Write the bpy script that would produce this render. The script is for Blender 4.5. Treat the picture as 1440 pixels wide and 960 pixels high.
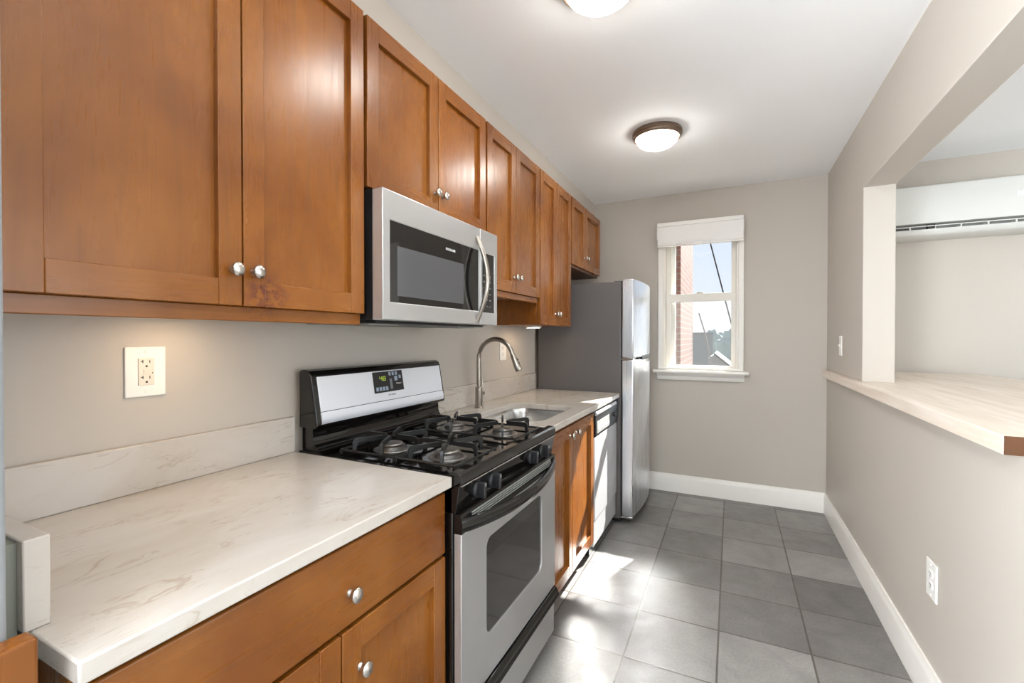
import bpy, bmesh, math, random
from mathutils import Vector, Matrix
random.seed(7)
PI = math.pi
D = bpy.data
S = bpy.context.scene
C = S.collection
for o in list(D.objects): D.objects.remove(o)

# ------------------------------------------------------------------ camera, sky, sun, exposure
cam = D.objects.new('camera', D.cameras.new('camera')); C.objects.link(cam)
cam.data.sensor_width = 36.0; cam.data.lens = 632.57/1440*36.0
cam.data.clip_start = 0.02; cam.data.clip_end = 500
cam.location = (1.3398, 0.0, 1.2989)
cam.rotation_euler = (math.radians(90-0.525), 0, math.radians(25.98))
S.camera = cam

S.view_settings.view_transform = 'Standard'; S.view_settings.look = 'None'
S.view_settings.gamma = 1.0; S.view_settings.use_curve_mapping = False
S.view_settings.exposure = 0.40
S.cycles.use_denoising = True
S.cycles.max_bounces = 10; S.cycles.diffuse_bounces = 6; S.cycles.glossy_bounces = 5
S.cycles.transparent_max_bounces = 10
S.cycles.caustics_reflective = True; S.cycles.blur_glossy = 0.5
S.cycles.sample_clamp_indirect = 60.0

W_SKY = 1.02
world = D.worlds.new('sky'); S.world = world; world.use_nodes = True
wt = world.node_tree; wt.nodes.clear()
tc = wt.nodes.new('ShaderNodeTexCoord'); sx = wt.nodes.new('ShaderNodeSeparateXYZ')
rp = wt.nodes.new('ShaderNodeValToRGB'); bg = wt.nodes.new('ShaderNodeBackground'); wo = wt.nodes.new('ShaderNodeOutputWorld')
wt.links.new(tc.outputs['Generated'], sx.inputs[0]); wt.links.new(sx.outputs['Z'], rp.inputs[0])
wt.links.new(rp.outputs[0], bg.inputs[0]); wt.links.new(bg.outputs[0], wo.inputs[0])
rp.color_ramp.elements[0].position = 0.0; rp.color_ramp.elements[0].color = (0.70, 0.74, 0.80, 1)
rp.color_ramp.elements[1].position = 0.45; rp.color_ramp.elements[1].color = (0.46, 0.56, 0.71, 1)
e = rp.color_ramp.elements.new(0.16); e.color = (0.62, 0.68, 0.78, 1)
bg.inputs[1].default_value = W_SKY

def light(name, kind, loc, energy, color=(1, 1, 1), target=None, **kw):
    l = D.lights.new(name, kind); l.energy = energy; l.color = color
    for k, v in kw.items(): setattr(l, k, v)
    o = D.objects.new(name, l); C.objects.link(o); o.location = loc
    if target is not None:
        o.rotation_euler = (Vector(target)-Vector(loc)).to_track_quat('-Z', 'Y').to_euler()
    return o
sd = Vector((0.36, 1.0, 0.81))
light('sun', 'SUN', (3, 9, 8), 24.0, (1.0, 0.97, 0.92), target=Vector((3, 9, 8))-sd, angle=math.radians(0.6))
# living-room daylight beside the camera; unseen fill lamps added behind and at left
light('daylight_side', 'AREA', (6.1, 0.6, 1.3), 85, (0.86, 0.94, 1.0), target=(0, 0.6, 3.0), shape='RECTANGLE', size=4.4, size_y=1.9)
light('fill_behind', 'AREA', (2.0, -2.9, 1.1), 22, (0.86, 0.94, 1.0), target=(1.7, 0, 2.6), shape='RECTANGLE', size=3.8, size_y=2.1)
light('fill_left', 'AREA', (0.06, -1.5, 1.4), 410, (0.88, 0.95, 1.0), target=(3, -1.1, 2.2), shape='RECTANGLE', size=2.2, size_y=1.6)  # added fill to brighten the right-hand wall, source unseen
LAMP_W = 32.0

# ------------------------------------------------------------------ materials
def lin(c):
    f = lambda v: v/12.92 if v <= 0.04045 else ((v+0.055)/1.055)**2.4
    return tuple(f(v/255) for v in c)+(1,)
class M:
    def __init__(s, name, rgb=(200, 200, 200), rough=0.5, metal=0.0, spec=0.5, **kw):
        s.m = D.materials.new(name); s.m.use_nodes = True
        s.t = s.m.node_tree; s.b = s.t.nodes['Principled BSDF']
        s.b.inputs['Base Color'].default_value = lin(rgb)
        s.b.inputs['Roughness'].default_value = rough; s.b.inputs['Metallic'].default_value = metal
        s.b.inputs['Specular IOR Level'].default_value = spec
        for k, v in kw.items(): s.b.inputs[k.replace('_', ' ')].default_value = v
    def n(s, typ, **kw):
        n = s.t.nodes.new('ShaderNode'+typ)
        for k, v in kw.items():
            if hasattr(n, k): setattr(n, k, v)
            else: n.inputs[k.replace('_', ' ')].default_value = v
        return n
    def l(s, a, b): s.t.links.new(a, b)
    def pos(s, scale=(1, 1, 1), offset=(0, 0, 0)):
        g = s.n('NewGeometry'); mp = s.n('Mapping')
        s.l(g.outputs['Position'], mp.inputs[0]); mp.inputs['Scale'].default_value = scale; mp.inputs['Location'].default_value = offset
        return mp.outputs[0]
    def noise(s, vec, scale, detail=3, rough=0.5, dist=0.0):
        n = s.n('TexNoise'); s.l(vec, n.inputs['Vector'])
        n.inputs['Scale'].default_value = scale; n.inputs['Detail'].default_value = detail
        n.inputs['Roughness'].default_value = rough; n.inputs['Distortion'].default_value = dist
        return n.outputs[0]
    def ramp(s, fac, stops):
        r = s.n('ValToRGB'); s.l(fac, r.inputs[0]); els = r.color_ramp.elements
        while len(els) < len(stops): els.new(0.5)
        for el, (p, c) in zip(els, stops): el.position = p; el.color = c
        return r.outputs[0]
    def mix(s, fac, a, b, mode='MIX'):
        m = s.n('MixRGB'); m.blend_type = mode
        for i, v in ((0, fac), (1, a), (2, b)):
            if hasattr(v, 'is_linked') : s.l(v, m.inputs[i])
            else: m.inputs[i].default_value = v
        return m.outputs[0]
    def math(s, op, a, b=0.0):
        m = s.n('Math'); m.operation = op
        for i, v in ((0, a), (1, b)):
            if hasattr(v, 'is_linked'): s.l(v, m.inputs[i])
            else: m.inputs[i].default_value = v
        return m.outputs[0]
    def color(s, out): s.l(out, s.b.inputs['Base Color'])
    def rough(s, out): s.l(out, s.b.inputs['Roughness'])
    def bump(s, h, strength=0.2, dist=0.002):
        b = s.n('Bump'); b.inputs['Strength'].default_value = strength; b.inputs['Distance'].default_value = dist
        s.l(h, b.inputs['Height']); s.l(b.outputs[0], s.b.inputs['Normal'])
g1 = lambda v: (v, v, v, 1)

def paint(name, rgb, rough=0.55, spec=0.3):
    m = M(name, rgb, rough, spec=spec)
    p = m.pos()
    m.color(m.mix(m.noise(p, 1.3, 2), tuple(v*0.97 for v in lin(rgb)[:3])+(1,), tuple(min(1, v*1.03) for v in lin(rgb)[:3])+(1,)))
    m.bump(m.noise(p, 260, 2), 0.04, 0.001)
    return m.m
def wood(name, scale, dark, mid, pale, rough=0.27):
    m = M(name, mid, rough, spec=0.38, Coat_Weight=0.15, Coat_Roughness=0.28)
    p = m.pos()
    blot = m.noise(p, 3.2, 3, 0.55, 0.4)
    base = m.ramp(blot, [(0.28, lin(dark)), (0.5, lin(mid)), (0.74, lin(pale))])
    grain = m.noise(m.pos(scale), 1.0, 5, 0.62, 1.4)
    gr = m.ramp(grain, [(0.30, g1(0.88)), (0.50, g1(1.0)), (0.7, g1(1.04))])
    c = m.mix(0.8, base, gr, 'MULTIPLY')
    fleck = m.noise(m.pos(tuple(v*1.3 for v in scale), (3, 1, 7)), 1.7, 2, 0.4)
    fl = m.ramp(fleck, [(0.68, g1(1)), (0.76, g1(0.80))])
    c = m.mix(0.7, c, fl, 'MULTIPLY')
    # worn, darkened finish beside the knob of the big cabinet's right-hand door
    vd = m.n('VectorMath'); vd.operation = 'DISTANCE'; m.l(p, vd.inputs[0]); vd.inputs[1].default_value = (0.335, 0.715, 1.405)
    wear = m.math('MULTIPLY', m.ramp(vd.outputs['Value'], [(0.02, g1(1)), (0.075, g1(0))]), m.ramp(m.noise(p, 45, 4, 0.6), [(0.45, g1(0)), (0.56, g1(1.0))]))
    c = m.mix(wear, c, lin((96, 44, 26)))
    oi = m.n('ObjectInfo')
    tint = m.ramp(oi.outputs['Random'], [(0, g1(0.90)), (1, g1(1.06))])
    c = m.mix(1.0, c, tint, 'MULTIPLY')
    m.color(c)
    m.rough(m.ramp(grain, [(0.3, g1(rough+0.06)), (0.7, g1(rough-0.03))]))
    return m.m
WD = ((113, 61, 15), (132, 77, 23), (150, 93, 36))
wood_v = wood('maple_upright_grain', (26, 26, 2.2), *WD)
wood_h = wood('maple_level_grain', (26, 2.2, 26), *WD)
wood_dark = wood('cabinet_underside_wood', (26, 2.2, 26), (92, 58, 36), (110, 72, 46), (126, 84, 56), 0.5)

def quartz(name, base, warm):
    m = M(name, base, 0.15, spec=0.5)
    cloud = m.noise(m.pos((1, 0.6, 1)), 5.0, 4, 0.6, 0.8)
    c = m.ramp(cloud, [(0.3, lin(warm)), (0.62, lin(base))])
    for sc, off, w, col, lo in ((4.0, 0.0, 0.009, (138, 112, 86), 0.50), (9.0, 4.0, 0.012, (158, 138, 116), 0.49), (17.0, 11.0, 0.016, (164, 146, 126), 0.50)):
        v = m.noise(m.pos((1, 0.27, 1), (off, off*2, off)), sc, 5, 0.6, 0.8)
        ridge = m.math('ABSOLUTE', m.math('SUBTRACT', v, 0.5))
        line = m.ramp(ridge, [(0.0, g1(1)), (w, g1(0))])
        patch = m.ramp(m.noise(m.pos((1, 0.7, 1), (off+9, 2, 5)), sc*0.9, 2), [(lo, g1(0)), (lo+0.14, g1(0.55))])
        c = m.mix(m.math('MULTIPLY', line, patch), c, lin(col))
    m.color(c)
    return m.m
stone = quartz('veined_quartz', (195, 188, 180), (186, 176, 164))

def steel(name, rgb, rough=0.3, axis=(4, 4, 300), metal=1.0, streak=0.035):
    m = M(name, rgb, rough, metal)
    n = m.noise(m.pos(axis), 1.0, 2, 0.6)
    m.rough(m.ramp(n, [(0.3, g1(rough-streak)), (0.7, g1(rough+streak))]))
    m.color(m.mix(n, tuple(v*0.96 for v in lin(rgb)[:3])+(1,), lin(rgb)))
    return m.m
steel_h = steel('brushed_steel', (200, 199, 198), 0.32, (6, 6, 420), 0.72)
steel_v = steel('brushed_steel_upright', (222, 225, 230), 0.28, (70, 70, 1), streak=0.012)
nickel = M('satin_nickel', (196, 190, 182), 0.26, 1.0).m
faucet_metal = M('spot_resist_steel', (168, 160, 150), 0.28, 1.0).m
chrome = M('polished_chrome', (215, 215, 215), 0.1, 1.0).m
black_gloss = M('black_enamel', (15, 13, 12), 0.07, spec=0.6).m
black_satin = M('black_cast_iron', (20, 19, 19), 0.38, spec=0.45).m
black_plastic = M('black_plastic', (26, 26, 28), 0.35).m
black_glass = M('dark_glass', (22, 21, 21), 0.04, spec=0.7).m
mw_glass = M('microwave_screen_glass', (82, 82, 84), 0.14, spec=0.6).m
oven_glass = M('oven_window_glass', (30, 29, 28), 0.05, spec=0.9, Coat_Weight=0.5).m
fridge_side = M('fridge_side_grey', (90, 86, 85), 0.42).m
dw_paint = steel('dishwasher_panel', (196, 196, 198), 0.42, (420, 420, 6), 0.45)
white_plastic = M('white_plastic', (236, 233, 228), 0.32).m
ivory_plastic = M('ivory_plastic', (222, 214, 201), 0.35).m
white_trim = paint('white_trim_paint', (232, 228, 221), 0.35, 0.5)
ac_white = M('air_conditioner_white', (208, 207, 202), 0.4).m
vinyl = M('window_vinyl', (226, 221, 212), 0.4).m
slot_dark = M('slot_shadow_plastic', (38, 36, 34), 0.6).m
bronze = M('oil_rubbed_bronze', (122, 102, 86), 0.42, 0.6).m
shade_fab = M('roller_shade_fabric', (240, 238, 235), 0.8, spec=0.1).m
alum = M('burner_aluminium', (150, 146, 142), 0.4, 1.0).m
wall_paint = paint('greige_wall_paint', (188, 180, 170), 0.5)
ceil_paint = paint('ceiling_white_paint', (247, 248, 249), 0.8, 0.15)
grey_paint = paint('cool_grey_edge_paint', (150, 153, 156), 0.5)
caulk = M('grey_caulk', (128, 128, 116), 0.7).m
louver_grey = M('air_conditioner_grey', (150, 150, 146), 0.6).m

def emis(name, rgb, strength, base=(240, 240, 235)):
    m = M(name, base, 0.4)
    m.b.inputs['Emission Color'].default_value = lin(rgb); m.b.inputs['Emission Strength'].default_value = strength
    return m.m
lamp_glass = emis('lit_opal_glass', (255, 252, 246), LAMP_W)
puck_glow = emis('lit_puck_lens', (255, 222, 180), 26.0)
green_led = emis('green_clock_digits', (176, 205, 60), 0.8, (90, 110, 30))
pale_print = M('pale_key_print', (150, 164, 180), 0.5).m
grey_print = M('grey_printing', (120, 122, 126), 0.5).m
white_print = M('white_printing', (225, 225, 225), 0.5).m

def tiles():
    m = M('slate_grey_floor_tile', (120, 116, 112), 0.34, spec=0.5)
    T = 0.3464
    vec = m.pos((1, 1, 1), (-1.2949+20*T, -3.2214+20*T, 0))
    br = m.n('TexBrick'); m.l(vec, br.inputs['Vector'])
    br.offset = 0.0; br.squash = 1.0
    for k, v in (('Scale', 1.0), ('Brick Width', T), ('Row Height', T), ('Mortar Size', 0.0042), ('Mortar Smooth', 0.15), ('Bias', 0.0)):
        br.inputs[k].default_value = v
    br.inputs['Color1'].default_value = lin((106, 103, 101)); br.inputs['Color2'].default_value = lin((146, 143, 140))
    br.inputs['Mortar'].default_value = lin((88, 82, 76))
    cl = m.noise(m.pos(), 5.5, 5, 0.6, 0.5)
    c = m.mix(0.8, br.outputs['Color'], m.ramp(cl, [(0.32, g1(0.80)), (0.68, g1(1.16))]), 'MULTIPLY')
    c = m.mix(0.5, c, m.ramp(m.noise(m.pos(), 90, 3), [(0.35, g1(0.80)), (0.65, g1(1.10))]), 'MULTIPLY')
    m.color(c)
    m.rough(m.ramp(m.noise(m.pos(), 14, 3), [(0.3, g1(0.30)), (0.7, g1(0.44))]))
    h = m.math('SUBTRACT', m.math('MULTIPLY', cl, 0.25), br.outputs['Fac'])
    m.bump(h, 0.5, 0.003)
    return m.m
floor_tile = tiles()
def pale_wood():
    m = M('whitewashed_board', (228, 214, 199), 0.4)
    g = m.noise(m.pos((24, 1.6, 24)), 1.0, 4, 0.6, 0.8)
    c = m.ramp(g, [(0.3, lin((214, 197, 178))), (0.55, lin((229, 216, 202))), (0.75, lin((236, 226, 214)))])
    m.color(c); return m.m
bar_wood = pale_wood()
bar_end = wood('stained_end_grain', (60, 4, 60), (58, 33, 14), (78, 46, 20), (96, 58, 28), 0.5)
def bricks():
    m = M('red_brick', (150, 90, 75), 0.85, spec=0.2)
    g = m.n('NewGeometry'); sp = m.n('SeparateXYZ'); m.l(g.outputs['Position'], sp.inputs[0])
    cb = m.n('CombineXYZ'); m.l(m.math('ADD', sp.outputs['X'], sp.outputs['Y']), cb.inputs['X']); m.l(sp.outputs['Z'], cb.inputs['Y'])
    br = m.n('TexBrick'); m.l(cb.outputs[0], br.inputs['Vector'])
    for k, v in (('Scale', 1.0), ('Brick Width', 0.21), ('Row Height', 0.075), ('Mortar Size', 0.008), ('Bias', 0.0)): br.inputs[k].default_value = v
    br.inputs['Color1'].default_value = lin((92, 64, 57)); br.inputs['Color2'].default_value = lin((108, 77, 68)); br.inputs['Mortar'].default_value = lin((108, 99, 93))
    m.color(br.outputs['Color']); return m.m
brick = bricks()
def glassy():
    m = M('window_pane_glass', (255, 255, 255), 0.0)
    t = m.t; tr = t.nodes.new('ShaderNodeBsdfTransparent'); tr.inputs[0].default_value = (0.97, 0.98, 0.98, 1)
    gl = t.nodes.new('ShaderNodeBsdfGlossy'); gl.inputs['Roughness'].default_value = 0.01
    mx = t.nodes.new('ShaderNodeMixShader'); fr = t.nodes.new('ShaderNodeFresnel'); fr.inputs[0].default_value = 1.06
    t.links.new(fr.outputs[0], mx.inputs[0]); t.links.new(tr.outputs[0], mx.inputs[1]); t.links.new(gl.outputs[0], mx.inputs[2])
    t.links.new(mx.outputs[0], t.nodes['Material Output'].inputs['Surface'])
    return m.m
pane_mat = glassy()
def foliage(name, a, b):
    m = M(name, a, 0.9, spec=0.1)
    m.color(m.mix(m.noise(m.pos(), 0.6, 4), lin(a), lin(b))); return m.m
hill_mat = foliage('distant_trees_hazed', (132, 144, 142), (148, 157, 156))  # aerial haze mixed into the crown colours
ground_mat = foliage('distant_ground', (96, 100, 94), (118, 118, 112))
roof_mat = M('grey_roofing', (116, 118, 119), 0.9).m
siding_mat = M('pale_siding', (128, 128, 127), 0.8).m

# ------------------------------------------------------------------ mesh helpers
AX = {'x': 0, 'y': 1, 'z': 2}
def to3(axis, u, v, w):
    """(u, v) in the plane across the axis, w along it: x -> (y, z), y -> (x, z), z -> (x, y)"""
    return {'x': (w, u, v), 'y': (u, w, v), 'z': (u, v, w)}[axis]
class MB:
    def __init__(s): s.bm = bmesh.new()
    def box(s, a, b, mi=0):
        v = [s.bm.verts.new((x, y, z)) for x in (a[0], b[0]) for y in (a[1], b[1]) for z in (a[2], b[2])]
        for q in ((0, 1, 3, 2), (4, 6, 7, 5), (0, 4, 5, 1), (2, 3, 7, 6), (0, 2, 6, 4), (1, 5, 7, 3)):
            f = s.bm.faces.new([v[i] for i in q]); f.material_index = mi
        return s
    def prism(s, poly, axis, a, b, mi=0):
        lo = [s.bm.verts.new(to3(axis, u, v, a)) for u, v in poly]; hi = [s.bm.verts.new(to3(axis, u, v, b)) for u, v in poly]
        n = len(poly); fs = [s.bm.faces.new(lo), s.bm.faces.new(hi[::-1])]
        for i in range(n): fs.append(s.bm.faces.new([lo[i], hi[i], hi[(i+1) % n], lo[(i+1) % n]]))
        for f in fs: f.material_index = mi
        return s
    def holed(s, outer, inners, axis, a, b, mi=0):
        """a plate with through holes"""
        for w in (a, b):
            es = []
            for loop in [outer]+inners:
                vs = [s.bm.verts.new(to3(axis, u, v, w)) for u, v in loop]
                es += [s.bm.edges.new((vs[i], vs[(i+1) % len(vs)])) for i in range(len(vs))]
            r = bmesh.ops.triangle_fill(s.bm, use_beauty=True, use_dissolve=False, edges=es)
            for f in r['geom']:
                if isinstance(f, bmesh.types.BMFace): f.material_index = mi
        for loop in [outer]+inners:
            lo = [s.bm.verts.new(to3(axis, u, v, a)) for u, v in loop]; hi = [s.bm.verts.new(to3(axis, u, v, b)) for u, v in loop]
            for i in range(len(loop)):
                f = s.bm.faces.new([lo[i], hi[i], hi[(i+1) % len(loop)], lo[(i+1) % len(loop)]]); f.material_index = mi
        bmesh.ops.remove_doubles(s.bm, verts=s.bm.verts[:], dist=1e-6)
        return s
    def lathe(s, prof, c, axis='z', seg=32, mi=0, squash=(1, 1)):
        """prof = [(radius, height)] along axis from point c"""
        rings = []
        for r, h in prof:
            if r < 1e-6: rings.append([s.bm.verts.new(s._l(axis, c, 0, 0, h))])
            else: rings.append([s.bm.verts.new(s._l(axis, c, r*squash[0]*math.cos(2*PI*i/seg), r*squash[1]*math.sin(2*PI*i/seg), h)) for i in range(seg)])
        for A, B in zip(rings, rings[1:]):
            for i in range(seg):
                j = (i+1) % seg
                if len(A) == 1 and len(B) == 1: continue
                if len(A) == 1: q = [A[0], B[j], B[i]]
                elif len(B) == 1: q = [A[i], A[j], B[0]]
                else: q = [A[i], A[j], B[j], B[i]]
                f = s.bm.faces.new(q); f.material_index = mi
        for R in (rings[0], rings[-1]):
            if len(R) > 2: s.bm.faces.new(R).material_index = mi
        return s
    def _l(s, axis, c, u, v, h):
        p = to3(axis, u, v, h); return (c[0]+p[0], c[1]+p[1], c[2]+p[2])
    def tube(s, pts, r, seg=12, mi=0, up=(0, 0, 1), flat=1.0):
        """swept round (or flattened: flat scales the 'up' direction) bar; r may be a list"""
        P = [Vector(p) for p in pts]; rings = []
        for i, p in enumerate(P):
            t = (P[min(i+1, len(P)-1)]-P[max(i-1, 0)]).normalized()
            u = Vector(up)
            if abs(t.dot(u)) > 0.95: u = Vector((0, 1, 0)) if abs(t.y) < 0.9 else Vector((1, 0, 0))
            a = t.cross(u).normalized(); b = a.cross(t).normalized()
            rr = r[i] if isinstance(r, (list, tuple)) else r
            rings.append([s.bm.verts.new(p+a*rr*math.cos(2*PI*k/seg)+b*rr*flat*math.sin(2*PI*k/seg)) for k in range(seg)])
        for A, B in zip(rings, rings[1:]):
            for k in range(seg):
                s.bm.faces.new([A[k], A[(k+1) % seg], B[(k+1) % seg], B[k]]).material_index = mi
        s.bm.faces.new(rings[0]).material_index = mi; s.bm.faces.new(rings[-1]).material_index = mi
        return s
    def build(s, name, mats, parent=None, bevel=0.0, seg=2, smooth=30):
        bmesh.ops.recalc_face_normals(s.bm, faces=s.bm.faces[:])
        off = WL.get(parent.name, Vector((0, 0, 0))) if parent else Vector((0, 0, 0))
        for v in s.bm.verts: v.co -= off
        me = D.meshes.new(name); s.bm.to_mesh(me); s.bm.free()
        for m in (mats if isinstance(mats, (list, tuple)) else [mats]): me.materials.append(m)
        me.shade_smooth(); me.set_sharp_from_angle(angle=math.radians(smooth))
        o = D.objects.new(name, me); C.objects.link(o)
        if parent:
            o.parent = parent; WL[o.name] = off
        if bevel:
            b = o.modifiers.new('edge', 'BEVEL'); b.width = bevel; b.segments = seg; b.limit_method = 'ANGLE'; b.angle_limit = math.radians(35)
        return o
WL = {}
def thing(name, label, cat, loc, group=None):
    o = D.objects.new(name, None); C.objects.link(o); o.location = loc; o.empty_display_size = 0.05
    o['label'] = label; o['category'] = cat
    if group: o['group'] = group
    WL[o.name] = Vector(loc); return o
def tag(o, label, cat, group=None):
    o['label'] = label; o['category'] = cat
    if group: o['group'] = group
    return o
def struct(o): o['kind'] = 'structure'; return o
def B(a, b): return MB().box(a, b)
def rrect(u0, v0, u1, v1, r, n=6):
    out = []
    for cx, cy, a0 in ((u1-r, v1-r, 0), (u0+r, v1-r, 90), (u0+r, v0+r, 180), (u1-r, v0+r, 270)):
        for i in range(n+1):
            a = math.radians(a0+90*i/n); out.append((cx+r*math.cos(a), cy+r*math.sin(a)))
    return out
def rect(u0, v0, u1, v1): return [(u0, v0), (u1, v0), (u1, v1), (u0, v1)]
def text(name, body, size, loc, rot, mat, parent, extrude=0.0004, align='CENTER'):
    cu = D.curves.new(name, 'FONT'); cu.body = body; cu.size = size; cu.align_x = align; cu.align_y = 'CENTER'; cu.extrude = extrude
    t = D.objects.new(name+'_src', cu); C.objects.link(t)
    bpy.context.view_layer.update()
    me = D.meshes.new_from_object(t.evaluated_get(bpy.context.evaluated_depsgraph_get()))
    D.objects.remove(t); D.curves.remove(cu)
    off = WL.get(parent.name, Vector((0, 0, 0)))
    me.transform(Matrix.Translation(Vector(loc)-off) @ rot)
    me.materials.clear(); me.materials.append(mat)
    o = D.objects.new(name, me); C.objects.link(o); o.parent = parent; WL[o.name] = off
    return o
FACE_X = Matrix(((0, 0, 1, 0), (1, 0, 0, 0), (0, 1, 0, 0), (0, 0, 0, 1)))   # text read from +x, running along +y

# ------------------------------------------------------------------ room shell
W, L, H = 1.975, 4.0, 2.4986
WT = 0.14
XR = 6.2; YB_ = -3.0
struct(B((-0.15, YB_-0.15, -0.08), (XR+0.15, L+0.15, 0)).build('floor', floor_tile))
struct(B((-0.15, YB_-0.15, H), (XR+0.15, L+0.15, H+0.1)).build('ceiling', ceil_paint))
struct(MB().holed(rect(YB_, 0, L, H), [rect(-2.6, 0.6, -0.4, 2.2)], 'x', -0.13, 0).build('wall_left', wall_paint))
WX0, WX1, WZ0, WZ1 = 0.815, 1.395, 1.0, 2.21
struct(MB().holed(rect(0, 0, XR, H), [rect(WX0, WZ0, WX1, WZ1)], 'y', L, L+0.13).build('wall_back', wall_paint))
struct(MB().holed(rect(YB_, 0, L, H), [rect(-1.6, 0.45, 2.8, 2.35)], 'x', XR, XR+0.13).build('wall_far', wall_paint))
struct(MB().holed(rect(0, 0, XR, H), [rect(0.1, 0.1, 3.9, 2.3)], 'y', YB_-0.13, YB_).build('wall_front', wall_paint))
# pass-through wall: half wall, end post and header are one wall with an opening
mb = MB(); mb.prism([(0.9, 0), (L, 0), (L, H), (YB_, H), (YB_, 2.105), (3.01, 2.105), (3.01, 1.013), (0.9, 1.013)], 'x', W, W+WT)
struct(mb.build('wall_right', wall_paint, bevel=0.003))
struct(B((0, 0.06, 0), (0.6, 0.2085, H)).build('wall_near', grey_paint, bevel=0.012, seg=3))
struct(B((0, 0.25, 2.3), (0.222, L, H)).build('trim_1', wall_paint))          # soffit above the cupboards; its shade is put in by the darker wall colour

def base_profile(h=0.148): return [(0, 0), (0.016, 0), (0.016, h-0.035), (0.013, h-0.022), (0.010, h-0.014), (0.008, h), (0, h)]
mb = MB(); mb.prism([(L-d, z) for d, z in base_profile()], 'x', 0.05, W); struct(mb.build('baseboard_back', white_trim))
mb = MB(); mb.prism([(W-d, z) for d, z in base_profile()], 'y', 0.9, L); struct(mb.build('baseboard_right', white_trim))
mb = MB(); mb.prism([(L-d, z) for d, z in base_profile()], 'x', W+WT, XR); struct(mb.build('baseboard_living', white_trim))

# ------------------------------------------------------------------ window over the back wall
win = struct(MB().holed(rect(0.78, 1.03, 1.43, 2.235), [rect(WX0+0.005, 0.99+0.06, WX1-0.005, WZ1)], 'y', L-0.022, L-0.001).build('window_1', white_trim, bevel=0.004))
mb = MB().holed(rect(WX0, WZ0, WX1, WZ1), [rect(0.838, 1.03, 1.375, 2.18)], 'y', L-0.001, L+0.128); mb.build('jamb', vinyl, win)
def sash(name, z0, z1, y0, y1, gz0, gz1):
    s = MB().holed(rect(0.838, z0, 1.375, z1), [rect(0.874, gz0, 1.339, gz1)], 'y', y0, y1).build(name, vinyl, win, bevel=0.004)
    B((0.872, (y0+y1)/2-0.002, gz0-0.002), (1.341, (y0+y1)/2+0.002, gz1+0.002)).build('pane', pane_mat, s)
sash('upper_sash', 1.60, 2.18, 4.075, 4.105, 1.66, 2.15)
sash('lower_sash', 1.03, 1.663, 4.043, 4.073, 1.066, 1.597)
struct(MB().holed(rect(0.80, 0.98, 1.42, 2.23), [rect(0.905, 1.05, 1.372, 2.19)], 'y', L+0.131, L+0.15).build('trim_3', white_trim))
sc_ = D.materials.new('insect_screen'); sc_.use_nodes = True; t_ = sc_.node_tree
a_ = t_.nodes.new('ShaderNodeBsdfTransparent'); b_ = t_.nodes.new('ShaderNodeBsdfTranslucent'); m_ = t_.nodes.new('ShaderNodeMixShader'); m_.inputs[0].default_value = 0.02
b_.inputs[0].default_value = (0.7, 0.7, 0.7, 1)
t_.links.new(a_.outputs[0], m_.inputs[1]); t_.links.new(b_.outputs[0], m_.inputs[2]); t_.links.new(m_.outputs[0], t_.nodes['Material Output'].inputs['Surface'])
B((0.84, 4.117, 1.04), (1.373, 4.118, 1.63)).build('insect_screen', sc_, win)
B((1.08, 4.035, 1.664), (1.13, 4.06, 1.676)).build('sash_lock', vinyl, win, bevel=0.003)
mb = MB(); mb.prism([(3.935, 1.003), (3.93, 1.012), (3.935, 1.027), (4.043, 1.03), (4.043, 1.0)], 'x', 0.745, 1.465); mb.build('stool', white_trim, win)
mb = MB(); mb.prism([(3.999, 0.945), (3.982, 0.945), (3.978, 0.952), (3.975, 0.975), (3.955, 0.992), (3.95, 1.002), (3.999, 1.002)], 'x', 0.775, 1.435); mb.build('apron', white_trim, win)
# living-room window, plus unseen openings added behind and at left for fill light
for nm, ax, w0, w1, (u0, v0, u1, v1) in (('window_2', 'x', XR-0.02, XR+0.1, (-1.6, 0.45, 2.8, 2.35)), ('fill_frame_left', 'x', -0.1, 0.02, (-2.6, 0.6, -0.4, 2.2)), ('fill_frame_behind', 'y', YB_-0.1, YB_+0.02, (0.1, 0.1, 3.9, 2.3))):
    um = (u0+u1)/2; vm = (v0+v1)/2
    struct(MB().holed(rect(u0-0.07, v0-0.07, u1+0.07, v1+0.07), [rect(u0+.04, v0+.04, um-.03, vm-.03), rect(um+.03, v0+.04, u1-.04, vm-.03), rect(u0+.04, vm+.03, um-.03, v1-.04), rect(um+.03, vm+.03, u1-.04, v1-.04)], ax, w0, w1).build(nm, white_trim))

# ------------------------------------------------------------------ cupboards
def knob(c, parent, name='knob', s=1.0):
    pr = [(0.0085, 0), (0.0085, 0.002), (0.0062, 0.005), (0.0055, 0.011), (0.0075, 0.014), (0.0125, 0.0165), (0.0148, 0.0195), (0.0145, 0.023), (0.012, 0.026), (0.0065, 0.0282), (0, 0.0288)]
    return MB().lathe([(r*s, h*s) for r, h in pr], c, 'x', 28, squash=(1, 1.12)).build(name, nickel, parent, smooth=60)
def shaker(parent, x, y0, y1, z0, z1, st=0.052, t=0.02, name='door'):
    mb = MB()
    xb, xf = x-t, x
    mb.box((xb, y0, z0), (xf, y0+st, z1), 0); mb.box((xb, y1-st, z0), (xf, y1, z1), 0)
    mb.box((xb, y0+st, z0), (xf-0.0004, y1-st, z0+st+0.006), 1); mb.box((xb, y0+st, z1-st-0.006), (xf-0.0004, y1-st, z1), 1)
    mb.box((xb+0.002, y0+st-0.002, z0+st), (xf-0.015, y1-st+0.002, z1-st), 0)
    return mb.build(name, [wood_v, wood_h], parent, bevel=0.0018)
def carcass(mb, x1, y0, y1, z0, z1):
    mb.box((0.002, y0, z0), (x1, y1, z1))
XD = 0.335
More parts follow.
